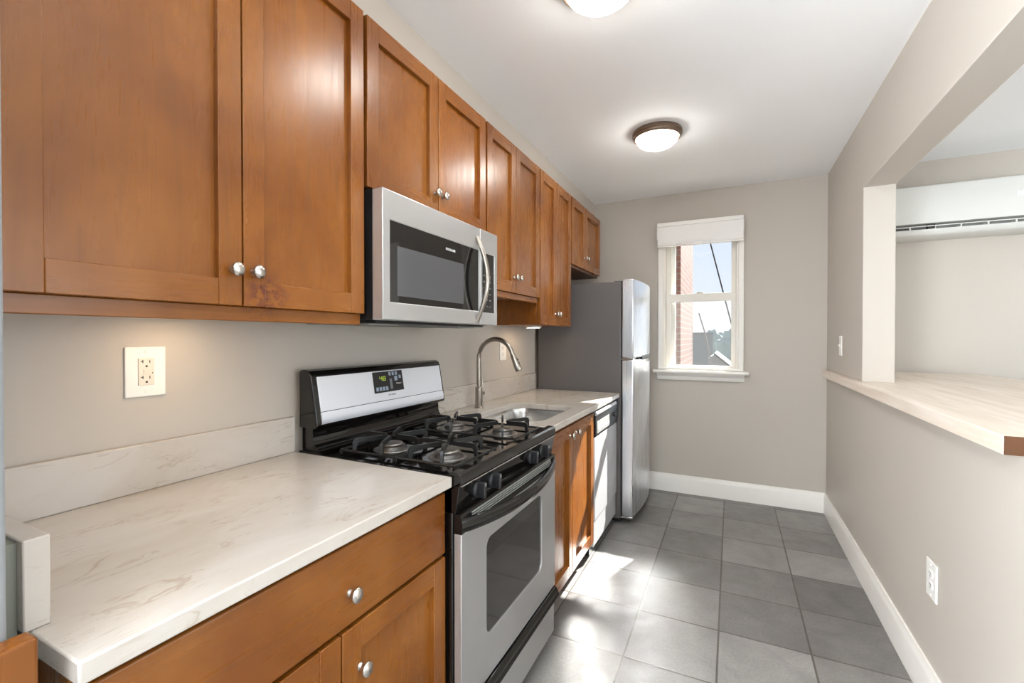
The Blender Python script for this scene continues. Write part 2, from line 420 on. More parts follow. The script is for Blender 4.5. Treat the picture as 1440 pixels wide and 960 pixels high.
def upper(label, y0, y1, z0, z1, split, kz, box_z0=None, knobs=True):
    r = thing('wall_cabinet', label, 'cabinet', (0, (y0+y1)/2, box_z0 or z0), 'maple wall cabinets along the left wall')
    bz = box_z0 if box_z0 else z0
    mb = MB(); mb.box((0.002, y0, z0), (XD-0.022, y1, z1+0.008))
    if box_z0:
        B((XD-0.042, y0, bz), (XD-0.022, y1, z0)).build('bottom_rail', wood_h, r, bevel=0.002)
    mb.build('cabinet_body', [wood_v], r, bevel=0.0015)
    for a, b, k in ((y0+0.004, split-0.002, split-0.024), (split+0.002, y1-0.004, split+0.026)):
        d = shaker(r, XD, a, b, z0, z1)
        knob((XD, k, kz), d)
    return r
ZT = 2.287
c1 = upper('large maple wall cabinet nearest the camera, left of the microwave', 0.27, 1.04, 1.371, ZT, 0.657, 1.451, 1.337)
c2 = upper('short maple wall cabinet directly above the microwave', 1.046, 1.795, 1.763, ZT, 1.423, 1.842)
c3 = upper('maple wall cabinet right of the microwave with pale light rail under its doors', 1.802, 2.435, 1.528, ZT, 2.113, 1.607)
c4 = upper('tall narrow maple wall cabinet with round puck light under it, beside the fridge', 2.441, 3.004, 1.374, ZT, 2.717, 1.447)
c5 = upper('small maple wall cabinet above the refrigerator', 3.02, 3.775, 1.817, ZT, 3.345, 1.9)
B((0.285, 1.802, 1.497), (0.322, 2.425, 1.5265)).build('light_rail', wood_h, c3, bevel=0.002)
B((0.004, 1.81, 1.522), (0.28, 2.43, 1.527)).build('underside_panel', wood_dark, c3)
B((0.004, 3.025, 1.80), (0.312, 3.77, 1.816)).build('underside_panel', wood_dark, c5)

def puck(x, y, z, label):
    pk = thing('puck_light', label, 'light', (x, y, z), 'puck lights under the wall cabinets')
    MB().lathe([(0.052, 0), (0.054, -0.004), (0.050, -0.012), (0.044, -0.0135), (0.043, -0.006), (0, -0.006)], (x, y, z), 'z', 32).build('trim_ring', white_plastic, pk)
    MB().lathe([(0.042, -0.004), (0.040, -0.0125), (0.0, -0.0145)], (x, y, z), 'z', 28).build('lens', puck_glow, pk, smooth=60)
puck(0.17, 2.72, 1.3735, 'round lit puck light under the tall narrow cabinet beside the fridge')
puck(0.15, 0.66, 1.3705, 'lit puck light hidden behind the bottom lip of the large cabinet nearest the camera')

XF = 0.628
def base_cabinet(label, y0, y1, split, drawer):
    r = thing('base_cabinet', label, 'cabinet', (0, (y0+y1)/2, 0), 'maple base cabinets under the counters')
    x1 = XF-0.022; mb = MB()
    mb.box((0.002, y0, 0.095), (x1, y0+0.018, 0.882)); mb.box((0.002, y1-0.018, 0.095), (x1, y1, 0.882))
    mb.box((0.002, y0+0.018, 0.095), (x1, y1-0.018, 0.113)); mb.box((0.002, y0+0.018, 0.113), (0.012, y1-0.018, 0.882))
    mb.holed(rect(y0+0.018, 0.113, y1-0.018, 0.882), [rect(y0+0.045, 0.14, split-0.02, 0.665), rect(split+0.02, 0.14, y1-0.045, 0.665)], 'x', x1-0.018, x1)
    mb.build('cabinet_body', [wood_v], r)
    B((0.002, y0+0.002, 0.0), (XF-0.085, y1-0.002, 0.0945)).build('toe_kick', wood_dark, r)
    zt = 0.862
    if drawer:
        d = B((XF-0.02, y0+0.004, 0.70), (XF, y1-0.004, 0.868)).build('drawer', wood_h, r, bevel=0.003)
        knob((XF, 0.69, 0.767), d); zt = 0.690
    for a, b, k in ((y0+0.004, split-0.002, split-0.045), (split+0.002, y1-0.004, split+0.05)):
        d = shaker(r, XF, a, b, 0.115, zt)
        knob((XF, k, zt-0.095 if drawer else 0.815), d)
    return r
bl = base_cabinet('maple base cabinet with drawer and two doors in the foreground, left of the stove', 0.256, 1.042, 0.668, True)
B((0.603, 0.07, 0.1), (0.632, 0.222, 0.958)).build('filler_post', wood_v, bl, bevel=0.004)
bs = base_cabinet('maple sink base cabinet between stove and dishwasher', 1.80, 2.542, 2.158, False)

# ------------------------------------------------------------------ counters and splashes
CT = 0.914
tag(B((0.001, 0.25, 0.884), (0.648, 1.042, CT)).build('countertop', stone, bevel=0.003), 'pale veined quartz countertop in the foreground, left of the stove', 'countertop')
tag(B((0.001, 0.271, CT+0.0005), (0.021, 1.04, 1.032)).build('backsplash', stone, bevel=0.002), 'pale quartz upstand behind the foreground countertop', 'backsplash')
tag(B((0.001, 0.243, CT+0.0005), (0.518, 0.270, 1.035)).build('side_splash', stone, bevel=0.002), 'short quartz side splash standing at the near left end of the countertop', 'backsplash')
struct(B((0.0, 0.209, 0.1), (0.5, 0.2427, 1.03)).build('trim_2', caulk))
SX0, SX1, SY0, SY1 = 0.195, 0.560, 1.885, 2.40
sink_hole = rrect(SX0, SY0, SX1, SY1, 0.085, 8)
tag(MB().holed(rect(0.001, 1.80, 0.648, 3.118), [sink_hole], 'z', 0.884, CT).build('countertop', stone, bevel=0.003), 'pale quartz countertop around the sink, between stove and refrigerator', 'countertop')
tag(B((0.001, 1.80, CT+0.0005), (0.021, 3.118, 1.032)).build('backsplash', stone, bevel=0.002), 'pale quartz upstand behind the sink and faucet', 'backsplash')

# sink bowl
sink_steel = steel('sink_steel', (190, 187, 183), 0.22, (6, 6, 60))
sk = thing('sink', 'stainless steel undermount sink set into the far countertop', 'sink', (0.38, 2.14, 0.70))
mb = MB(); rings = []
for inset, z, rr in ((-0.022, 0.883, 0.10), (-0.006, 0.883, 0.09), (-0.004, 0.876, 0.09), (0.0, 0.86, 0.085), (0.012, 0.735, 0.08), (0.022, 0.712, 0.07), (0.05, 0.700, 0.05), (0.13, 0.697, 0.04)):
    rings.append([mb.bm.verts.new((x, y, z)) for x, y in rrect(SX0+inset, SY0+inset, SX1-inset, SY1-inset, rr, 8)])
for A, Bq in zip(rings, rings[1:]):
    for i in range(len(A)): mb.bm.faces.new([A[i], A[(i+1) % len(A)], Bq[(i+1) % len(A)], Bq[i]])
mb.bm.faces.new(rings[-1])
bowl = mb.build('bowl', sink_steel, sk, smooth=50)
so = bowl.modifiers.new('thickness', 'SOLIDIFY'); so.thickness = 0.0015; so.offset = -1
MB().lathe([(0.045, 0.6985), (0.045, 0.7005), (0.036, 0.7015), (0.032, 0.699), (0, 0.698)], (0.36, 2.14, 0), 'z', 28).build('drain', chrome, sk)

# faucet
fx, fy = 0.100, 2.13
fa = thing('faucet', 'tall brushed steel gooseneck faucet with pull-down head behind the sink', 'faucet', (fx, fy, CT))
MB().lathe([(0.026, 0), (0.026, 0.004), (0.0215, 0.008), (0.0205, 0.112), (0.0165, 0.116), (0, 0.116)], (fx, fy, CT), 'z', 28).build('faucet_body', faucet_metal, fa)
arc = [(fx, fy, CT+0.114+0.157*i/5) for i in range(6)]
R_ = 0.104
for i in range(1, 15):
    a = PI-(PI*0.93)*i/14
    arc.append((fx+R_+R_*math.cos(a), fy, 1.185+R_*math.sin(a)))
MB().tube(arc, 0.0125, 16).build('neck', faucet_metal, fa, smooth=60)
p1 = Vector(arc[-1]); dr = (p1-Vector(arc[-2])).normalized()
dr = (dr+Vector((0.12, 0, 0))).normalized()
sp = [p1+dr*t for t in (0.0, 0.004, 0.03, 0.06, 0.085, 0.092)]
hd = MB().tube(sp, [0.0135, 0.015, 0.0165, 0.0185, 0.0195, 0.016], 18).build('spray_head', faucet_metal, fa, smooth=60)
q = p1+dr*0.045
for k, t in enumerate((0.036, 0.056)):
    q = p1+dr*t+Vector((dr.z*-1, 0, dr.x)).normalized()*0.0165
    MB().lathe([(0.005, -0.001), (0.005, 0.0015), (0, 0.002)], q, 'x', 12).build('spray_button', black_plastic, hd)
MB().lathe([(0.0125, 0), (0.0125, 0.030), (0.009, 0.034), (0, 0.034)], (fx, fy+0.016, CT+0.078), 'y', 18).build('handle_hub', faucet_metal, fa)
MB().tube([(fx, fy+0.040, CT+0.078), (fx-0.002, fy+0.044, CT+0.1), (fx-0.004, fy+0.046, CT+0.155)], [0.006, 0.0048, 0.0042], 10).build('handle_lever', faucet_metal, fa, smooth=60)

# ------------------------------------------------------------------ gas range
RY0, RY1 = 1.048, 1.790
rg = thing('gas_range', 'freestanding stainless and black gas range with four burners', 'stove', (0.35, (RY0+RY1)/2, 0))
MB().box((0.03, RY0, 0.03), (0.645, RY1, 0.886)).build('range_body', black_gloss, rg, bevel=0.003)
for y in (RY0+0.05, RY1-0.05):
    for x in (0.1, 0.58):
        MB().lathe([(0.018, 0), (0.018, 0.03)], (x, y, 0), 'z', 12).build('foot', black_plastic, rg)
# cooktop with raised rim
ct = MB().prism([(0.03, 0.886), (0.668, 0.886), (0.672, 0.892), (0.672, 0.9185), (0.664, 0.9235), (0.640, 0.9235), (0.622, 0.913), (0.14, 0.913), (0.12, 0.917), (0.03, 0.917)], 'y', RY0-0.001, RY1+0.001)
ctop = ct.build('cooktop', black_gloss, rg, bevel=0.0015)
# backguard: lower concave apron + upper console
mb = MB(); prof = [(0.031, 0.917), (0.118, 0.917), (0.110, 0.924), (0.092, 0.934), (0.082, 0.955), (0.080, 0.985), (0.088, 1.000), (0.031, 1.000)]
mb.prism(prof, 'y', RY0+0.012, RY1-0.012); mb.build('backguard_apron', black_gloss, rg, smooth=45)
mb = MB(); prof = [(0.028, 0.995), (0.105, 0.995), (0.112, 1.003), (0.111, 1.018), (0.0835, 1.170), (0.076, 1.184), (0.062, 1.190), (0.036, 1.190), (0.028, 1.180)]
mb.prism(prof, 'y', RY0+0.002, RY1-0.002); cons = mb.build('console', black_gloss, rg, bevel=0.003)
# stainless face on the sloping front
def onface(y, t, d=0.0):
    """point on the console's sloping front: t 0 (bottom) to 1 (top)"""
    a = Vector((0.1115, y, 1.012)); b = Vector((0.0845, y, 1.167)); n = Vector((b.z-a.z, 0, a.x-b.x)).normalized()
    return a+(b-a)*t+n*d
def face_plate(poly, d0, d1, name, mat, parent, bevel=0.0):
    mb = MB(); lo = [mb.bm.verts.new(onface(y, t, d0)) for y, t in poly]; hi = [mb.bm.verts.new(onface(y, t, d1)) for y, t in poly]
    n = len(poly); mb.bm.faces.new(lo); mb.bm.faces.new(hi[::-1])
    for i in range(n): mb.bm.faces.new([lo[i], lo[(i+1) % n], hi[(i+1) % n], hi[i]])
    return mb.build(name, mat, parent, bevel=bevel)
cplate = steel('console_steel_sheen', (234, 237, 244), 0.34, (6, 6, 420), 0.35)  # raised paler so the colour carries the reflected ceiling brightness
face_plate([(RY0+0.022, 0.235), (RY1-0.016, 0.235), (RY1-0.016, 0.99), (RY0+0.022, 0.99)], 0.0, 0.004, 'control_fascia', cplate, cons, 0.0015)
mb = MB(); prof = [onface(0, t, d) for t, d in ((0.225, 0.0), (0.225, 0.004), (0.10, 0.006), (0.0, 0.004), (-0.05, -0.004), (-0.05, -0.008), (0.0, 0.0))]
mb.prism([(p.x, p.z) for p in prof], 'y', RY0+0.022, RY1-0.016); mb.build('fascia_lip', cplate, cons, smooth=50)
dy0, dy1, dt0, dt1 = 1.327, 1.500, 0.44, 0.965
disp = face_plate([(dy0, dt0), (dy1, dt0), (dy1, dt1), (dy0, dt1)], 0.004, 0.0055, 'control_panel', black_plastic, cons, 0.0008)
def key(u0, v0, u1, v1, mat, nm='key'):
    f = lambda u, v: (dy0+(dy1-dy0)*u, dt0+(dt1-dt0)*v)
    face_plate([f(u0, v0), f(u1, v0), f(u1, v1), f(u0, v1)], 0.0055, 0.0060, nm, mat, disp)
for i in range(4): key(0.06+0.105*i, 0.09, 0.135+0.105*i, 0.27, pale_print)
for i in range(3): key(0.52+0.11*i, 0.78, 0.59+0.11*i, 0.95, pale_print)
key(0.70, 0.50, 0.80, 0.72, pale_print); key(0.86, 0.60, 0.93, 0.76, pale_print)
key(0.53, 0.12, 0.61, 0.62, grey_print)
# seven-segment clock
def seg_digit(u, digit):
    segs = {'4': 'bcfg', '6': 'acdefg', '0': 'abcdef', '8': 'abcdefg'}[digit]
    w, h, t = 0.055, 0.19, 0.018; v = 0.56
    R = {'a': (u, v+h, u+w, v+h+t), 'g': (u, v+h/2, u+w, v+h/2+t), 'd': (u, v, u+w, v+t), 'b': (u+w, v+h/2, u+w+t/1.6, v+h+t), 'c': (u+w, v, u+w+t/1.6, v+h/2), 'f': (u-t/1.6, v+h/2, u, v+h+t), 'e': (u-t/1.6, v, u, v+h/2)}
    for k in segs: key(*R[k], green_led, 'clock_segment')
seg_digit(0.22, '4'); seg_digit(0.33, '8')
ang = math.atan2(0.1115-0.0845, 0.155)
TILT = Matrix.Rotation(-ang, 4, 'Y')
text('logo', 'Whirlpool', 0.0075, onface(dy0+0.83*(dy1-dy0), dt0+0.36*(dt1-dt0), 0.0062), TILT @ FACE_X, white_print, disp)
text('printing', 'ACCUBAKE', 0.0085, onface(1.425, 0.36, 0.0045), TILT @ FACE_X, grey_print, cons)

# burners and grates
BX = {'front': 0.515, 'back': 0.285}; BY = (1.215, 1.605)
for y in BY:
    for x in BX.values():
        bu = MB().lathe([(0.062, 0.9135), (0.060, 0.916), (0.052, 0.917), (0.046, 0.914), (0.041, 0.914), (0.040, 0.925), (0.044, 0.929), (0, 0.929)], (x, y, 0), 'z', 32).build('burner', alum, ctop)
        MB().lathe([(0.036, 0.929), (0.038, 0.932), (0.036, 0.9355), (0.030, 0.937), (0, 0.9375)], (x, y, 0), 'z', 28).build('burner_cap', alum, rg, smooth=50)
def grate(cx, cy):
    mb = MB(); a, b = 0.112, 0.120          # half sizes in x, y
    z0, z1 = 0.925, 0.966
    corners = [(cx-a, cy-b), (cx+a, cy-b), (cx+a, cy+b), (cx-a, cy+b)]
    loop = [(x, y, z0) for x, y in corners]
    for i in range(4): mb.tube([loop[i], loop[(i+1) % 4]], 0.0042, 6)
    for x, y in corners: mb.lathe([(0.0045, 0.9135), (0.0045, 0.925)], (x, y, 0), 'z', 8)
    ends = [(cx-a*0.55, cy-b, 0, 1), (cx+a*0.55, cy-b, 0, 1), (cx-a*0.55, cy+b, 0, -1), (cx+a*0.55, cy+b, 0, -1), (cx-a, cy, 1, 0), (cx+a, cy, -1, 0)]
    for x, y, dx, dy in ends:
        tgt = Vector((cx, cy, 0))+(Vector((x, y, 0))-Vector((cx, cy, 0))).normalized()*0.022
        p0 = Vector((x, y, 0)); d = (tgt-p0); n = Vector((-d.y, d.x, 0)).normalized()*0.0042
        prof = [(0.0, z0-0.002), (0.0, z1-0.012), (0.05, z1-0.003), (0.14, z1), (0.9, z1), (1.0, z1-0.004), (1.0, z1-0.014), (0.18, z1-0.015), (0.13, z1-0.022), (0.10, z0-0.002)]
        lo = [mb.bm.verts.new((p0.x+d.x*t-n.x, p0.y+d.y*t-n.y, z)) for t, z in prof]; hi = [mb.bm.verts.new((p0.x+d.x*t+n.x, p0.y+d.y*t+n.y, z)) for t, z in prof]
        k = len(prof); mb.bm.faces.new(lo); mb.bm.faces.new(hi[::-1])
        for i in range(k): mb.bm.faces.new([lo[i], lo[(i+1) % k], hi[(i+1) % k], hi[i]])
    return mb.build('grate', black_satin, rg, smooth=35)
for y in BY:
    for x in BX.values(): grate(x, y)

# front control strip with four knobs
mb = MB(); mb.prism([(0.62, 0.808), (0.655, 0.808), (0.668, 0.8855), (0.62, 0.8855)], 'y', RY0, RY1); panel = mb.build('front_panel', black_gloss, rg, bevel=0.0015)
mb = MB(); mb.prism([(0.667, 0.8855), (0.674, 0.8855), (0.674, 0.889), (0.667, 0.889)], 'y', RY0+0.002, RY1-0.002); mb.build('panel_trim', chrome, rg)
for y in (1.145, 1.240, 1.540, 1.650):
    z = 0.851; x = 0.663
    kn = MB().lathe([(0.0245, -0.003), (0.0245, 0.006), (0.022, 0.010), (0.019, 0.012), (0, 0.012)], (x, y, z), 'x', 28).build('control_knob', black_plastic, rg)
    mb = MB(); mb.prism(rrect(y-0.0065, z-0.023, y+0.0065, z+0.024, 0.005, 4), 'x', x+0.010, x+0.034); mb.build('knob_grip', black_plastic, kn, bevel=0.003)
    B((x+0.03, y-0.001, z+0.012), (x+0.0345, y+0.001, z+0.022)).build('pointer_mark', white_print, kn)

# oven door
DX = 0.672
door = MB().holed(rect(RY0+0.003, 0.252, RY1-0.003, 0.752), [rrect(1.195, 0.385, 1.640, 0.684, 0.03, 6)], 'x', 0.648, DX).build('oven_door', steel_h, rg, bevel=0.002)
MB().prism(rrect(1.192, 0.382, 1.643, 0.687, 0.03, 6), 'x', 0.652, DX-0.005).build('oven_window', oven_glass, door)
mb = MB(); mb.prism([(0.648, 0.7525), (DX+0.001, 0.7525), (DX+0.004, 0.772), (0.668, 0.8065), (0.648, 0.8065)], 'y', RY0+0.003, RY1-0.003); mb.build('door_top_trim', black_gloss, door)
for i in range(4):
    z = 0.776+i*0.0065; B((0.662, RY0+0.06, z), (DX+0.0055-i*0.001, RY1-0.06, z+0.0022)).build('vent_slat', louver_grey, door)
hp = []; N = 24
for i in range(N+1):
    t = i/N; y = RY0+0.006+(RY1-RY0-0.012)*t; hp.append((DX-0.006+0.056*math.sin(PI*t)**0.75, y, 0.775-0.012*math.sin(PI*t)))
MB().tube(hp, 0.0105, 14, up=(0, 0, 1), flat=2.0).build('door_handle', black_gloss, door, smooth=60)
dr_ = B((0.648, RY0+0.003, 0.055), (0.668, RY1-0.003, 0.20)).build('storage_drawer', steel_h, rg, bevel=0.003)
mb = MB(); mb.prism([(0.645, 0.2005), (0.664, 0.2005), (0.688, 0.206), (0.692, 0.214), (0.684, 0.238), (0.676, 0.247), (0.645, 0.247)], 'y', RY0+0.003, RY1-0.003); mb.build('drawer_handle', black_gloss, dr_, bevel=0.002)
MB().box((0.06, RY0+0.01, 0.005), (0.60, RY1-0.01, 0.055)).build('kick_plate', black_plastic, rg)

# ------------------------------------------------------------------ microwave
MY0, MY1, MZ0, MZ1, MX = 1.050, 1.786, 1.352, 1.754, 0.395
mw = thing('microwave', 'stainless over-the-range microwave with curved handle, hung under the wall cabinets', 'microwave', (0, (MY0+MY1)/2, MZ0))
MB().box((0.003, MY0+0.003, MZ0), (0.352, MY1-0.003, MZ1)).build('microwave_body', black_plastic, mw, bevel=0.002)
mb = MB(); mb.box((0.03, MY0+0.03, MZ0-0.008), (0.34, MY1-0.03, MZ0-0.0005)); mb.build('vent_base', black_plastic, mw, bevel=0.002)
for y in (1.16, 1.68): B((0.20, y-0.07, MZ0-0.012), (0.30, y+0.07, MZ0-0.0085)).build('grease_filter', louver_grey, mw)
MS = 1.636
md = MB().holed(rect(MY0, MZ0, MS-0.002, MZ1), [rect(1.084, 1.409, 1.626, 1.661)], 'x', 0.3525, MX).build('microwave_door', steel_h, mw, bevel=0.004)
B((0.37, 1.083, 1.408), (MX-0.003, 1.627, 1.662)).build('door_glass', black_glass, md)
B((MX-0.0032, 1.119, 1.430), (MX-0.0022, 1.510, 1.587)).build('window_mesh', mw_glass, md, bevel=0.0003)
hp = []
for i in range(21):
    t = i/20; hp.append((MX+0.002+0.046*math.sin(PI*t), 1.606+0.006*math.sin(PI*t), 1.363+0.352*t))
MB().tube(hp, [0.0085+0.004*math.sin(PI*i/20) for i in range(21)], 14, up=(1, 0, 0), flat=0.8).build('door_handle', faucet_metal, md, smooth=60)
text('logo', 'FRIGIDAIRE', 0.0125, (MX-0.0018, 1.418, 1.6255), FACE_X, white_print, md)
mc = MB().holed(rect(MS+0.001, MZ0, MY1, MZ1), [rect(MS+0.018, 1.406, MY1-0.026, 1.657)], 'x', 0.3525, MX).build('control_frame', steel_h, mw, bevel=0.003)
cp = B((0.37, MS+0.017, 1.405), (MX-0.002, MY1-0.025, 1.658)).build('keypad', black_glass, mc)
for r in range(6):
    for c_ in range(3):
        y = MS+0.030+c_*0.026; z = 1.43+r*0.026
        B((MX-0.0022, y, z), (MX-0.0012, y+0.012, z+0.005)).build('key_print', grey_print, cp)

# ------------------------------------------------------------------ dishwasher
dw = thing('dishwasher', 'pale dishwasher with dark control strip, between sink cabinet and refrigerator', 'dishwasher', (0.3, 2.83, 0))
Y0, Y1 = 2.552, 3.112
MB().box((0.02, Y0, 0.02), (0.598, Y1, 0.872)).build('tub_body', black_plastic, dw)
B((0.598, Y0+0.002, 0.225), (0.630, Y1-0.002, 0.712)).build('door_panel', dw_paint, dw, bevel=0.006)
MB().prism([(0.598, 0.716), (0.630, 0.716), (0.636, 0.73), (0.636, 0.845), (0.628, 0.868), (0.598, 0.868)], 'y', Y0+0.002, Y1-0.002).build('control_strip', black_plastic, dw, bevel=0.002)
MB().prism([(0.60, 0.842), (0.640, 0.842), (0.646, 0.852), (0.640, 0.866), (0.60, 0.872)], 'y', Y0+0.002, Y1-0.06).build('door_latch_bar', dw_paint, dw, bevel=0.002)
B((0.634, Y0+0.03, 0.735), (0.6375, Y0+0.34, 0.805)).build('button_panel', louver_grey, dw, bevel=0.001)
for i in range(5): B((0.6376, Y0+0.05+i*0.055, 0.75), (0.6395, Y0+0.09+i*0.055, 0.768)).build('push_button', white_plastic, dw, bevel=0.001)
MB().lathe([(0.016, 0), (0.015, 0.014), (0, 0.015)], (0.636, Y1-0.11, 0.785), 'x', 20).build('cycle_dial', black_plastic, dw)
B((0.590, Y0+0.002, 0.075), (0.624, Y1-0.002, 0.219)).build('kick_plate', dw_paint, dw, bevel=0.005)
B((0.06, Y0+0.01, 0.0), (0.56, Y1-0.01, 0.02)).build('base', black_plastic, dw)

# ------------------------------------------------------------------ refrigerator
FY0, FY1 = 3.132, 3.845
fr = thing('refrigerator', 'stainless top-freezer refrigerator with dark grey side in the far left corner', 'refrigerator', (0.36, 3.48, 0))
B((0.03, FY0, 0.035), (0.652, FY1, 1.685)).build('fridge_cabinet', fridge_side, fr, bevel=0.006)
def fdoor(z0, z1, nm):
    n = 20; pts = [(0.661, FY0+0.001)]
    for i in range(n+1):
        t = i/n; pts.append((0.735+0.12*t*(1-t), FY0+0.001+(FY1-FY0-0.002)*t))
    pts.append((0.661, FY1-0.001))
    return MB().prism(pts, 'z', z0, z1).build(nm, steel_v, fr, bevel=0.005, smooth=40)
f1 = fdoor(1.158, 1.70, 'freezer_door'); f2 = fdoor(0.06, 1.140, 'fridge_door')
B((0.653, FY0+0.01, 0.06), (0.6605, FY1-0.01, 1.69)).build('door_gasket', black_plastic, fr)
for d, z0, z1 in ((f1, 1.142, 1.170), (f2, 1.118, 1.139)):
    pts = []
    for i in range(9):
        t = 0.30+0.62*i/8; pts.append((0.7365+0.12*t*(1-t), FY0+(FY1-FY0)*t))
    poly = pts+[(x-0.02, y) for x, y in pts[::-1]]
    MB().prism(poly, 'z', z0, z1).build('pull_handle', black_plastic if d is f1 else chrome, d, bevel=0.001)
B((0.655, FY0+0.004, 1.141), (0.735, FY0+0.10, 1.157)).build('middle_hinge', chrome, fr, bevel=0.002)
B((0.60, FY0+0.02, 1.6855), (0.655, FY0+0.08, 1.694)).build('top_hinge_cover', fridge_side, fr, bevel=0.004)
B((0.10, FY0+0.02, 0.012), (0.650, FY1-0.02, 0.06)).build('base_grille', black_plastic, fr)
for y in (FY0+0.05, FY1-0.05):
    MB().lathe([(0.02, 0), (0.02, 0.014)], (0.62, y, 0), 'z', 14).build('levelling_foot', black_plastic, fr)
    MB().lathe([(0.02, 0), (0.02, 0.014)], (0.12, y, 0), 'z', 14).build('levelling_foot', black_plastic, fr)
B((0.652, FY0+0.004, 0.045), (0.735, FY0+0.06, 0.058)).build('bottom_hinge', chrome, fr, bevel=0.002)

# ------------------------------------------------------------------ bar counter on the half wall
mb = MB(); mb.prism([(1.935, 1.502), (2.81, 1.502), (2.81, 3.955), (2.117, 3.955), (2.117, 3.008), (1.973, 3.008), (1.973, 3.905), (1.935, 3.905)], 'z', 1.0135, 1.0606)
bar = mb.build('bar_counter', [bar_wood, bar_end], bevel=0.0015)
for p in bar.data.polygons:
    if p.normal.y < -0.9 and p.center.y < 1.6: p.material_index = 1
tag(bar, 'whitewashed wooden bar counter with brown cut end on top of the half wall', 'counter')

# ------------------------------------------------------------------ ceiling lights
def ceiling_light(x, y, label):
    r = thing('ceiling_light', label, 'ceiling light', (x, y, H), 'flush ceiling lights')
    MB().lathe([(0.135, 0), (0.140, -0.006), (0.140, -0.020), (0.134, -0.026), (0.133, -0.036), (0.126, -0.042), (0.118, -0.040), (0.118, -0.02), (0, -0.02)], (x, y, H), 'z', 48).build('light_rim', bronze, r, smooth=40)
    pr = [(0.1175, -0.034)]+[(0.1175*math.cos(a), -0.036-0.062*math.sin(a)) for a in [PI/2*i/10 for i in range(1, 10)]]+[(0, -0.098)]
    MB().lathe(pr, (x, y, H), 'z', 48).build('glass_dome', lamp_glass, r, smooth=60)
ceiling_light(0.945, 2.745, 'lit flush ceiling light with bronze rim in the middle of the ceiling')
ceiling_light(0.945, 1.475, 'lit flush ceiling light cut off by the top edge of the photo')

# ------------------------------------------------------------------ outlets and switch
def plate_outlet(name, label, side, y0, y1, z0, z1, kind, cat):
    sgn = 1 if side == 'left' else -1; x0 = 0.0 if side == 'left' else W
    r = thing(name, label, cat, (x0, (y0+y1)/2, (z0+z1)/2))
    def bx(a, ya, za, b, yb, zb): return B((min(x0+sgn*a, x0+sgn*b), ya, za), (max(x0+sgn*a, x0+sgn*b), yb, zb))
    bx(0.0003, y0, z0, 0.006, y1, z1).build('wall_plate', white_plastic, r, bevel=0.004 if side == 'left' else 0.003, seg=3)
    ym, zm = (y0+y1)/2, (z0+z1)/2
    for zz in (z0+0.013, z1-0.013):
        bx(0.006, ym-0.003, zz-0.003, 0.0072, ym+0.003, zz+0.003).build('screw', white_plastic, r, bevel=0.0008)
    if kind == 'gfci':
        bx(0.003, ym-0.0175, zm-0.034, 0.0085, ym+0.0175, zm+0.034).build('receptacle', ivory_plastic, r, bevel=0.001)
        for zc in (zm+0.020, zm-0.020):
            bx(0.008, ym-0.009, zc+0.002, 0.0088, ym-0.007, zc+0.010).build('slot', slot_dark, r); bx(0.008, ym-0.013, zc+0.005, 0.0088, ym-0.009, zc+0.007).build('slot', slot_dark, r)
            bx(0.008, ym+0.006, zc+0.002, 0.0088, ym+0.008, zc+0.009).build('slot', slot_dark, r)
            MB().lathe([(0.0026, 0), (0.0026, 0.0009)], (x0+0.008, ym, zc-0.006), 'x', 12).build('ground_hole', slot_dark, r)
        bx(0.008, ym-0.007, zm-0.0065, 0.0095, ym+0.007, zm-0.0005).build('test_button', ivory_plastic, r, bevel=0.0006)
        bx(0.008, ym-0.007, zm+0.0005, 0.0095, ym+0.007, zm+0.0065).build('test_button', ivory_plastic, r, bevel=0.0006)
        bx(0.008, ym+0.012, zm-0.005, 0.0089, ym+0.014, zm-0.002).build('indicator', slot_dark, r)
    elif kind == 'duplex':
        for zc in (zm+0.020, zm-0.020):
            mb = MB(); mb.prism(rrect(ym-0.017, zc-0.014, ym+0.017, zc+0.014, 0.010, 5), 'x', min(x0+sgn*0.004, x0+sgn*0.0085), max(x0+sgn*0.004, x0+sgn*0.0085)); mb.build('receptacle', white_plastic, r, bevel=0.0008)
            bx(0.008, ym-0.008, zc-0.001, 0.0088, ym-0.006, zc+0.008).build('slot', slot_dark, r); bx(0.008, ym+0.006, zc-0.001, 0.0088, ym+0.008, zc+0.007).build('slot', slot_dark, r)
            bx(0.008, ym-0.002, zc-0.009, 0.0088, ym+0.002, zc-0.005).build('ground_hole', slot_dark, r)
    else:
        bx(0.004, ym-0.006, zm-0.012, 0.0085, ym+0.006, zm+0.012).build('toggle_frame', white_plastic, r, bevel=0.0008)
        bx(0.008, ym-0.004, zm-0.001, 0.016, ym+0.004, zm+0.009).build('toggle', white_plastic, r, bevel=0.0015)
    return r
plate_outlet('wall_outlet', 'white outlet with wide plate on the wall above the foreground countertop', 'left', 0.574, 0.663, 1.149, 1.275, 'gfci', 'outlet')
plate_outlet('wall_outlet', 'white outlet on the wall behind the arch of the faucet', 'left', 2.562, 2.652, 1.149, 1.272, 'duplex', 'outlet')
plate_outlet('wall_outlet', 'white outlet low on the right half wall above the baseboard', 'right', 2.000, 2.086, 0.389, 0.520, 'duplex', 'outlet')
plate_outlet('light_switch', 'white light switch on the narrow wall right of the window', 'right', 3.485, 3.557, 1.182, 1.308, 'switch', 'switch')

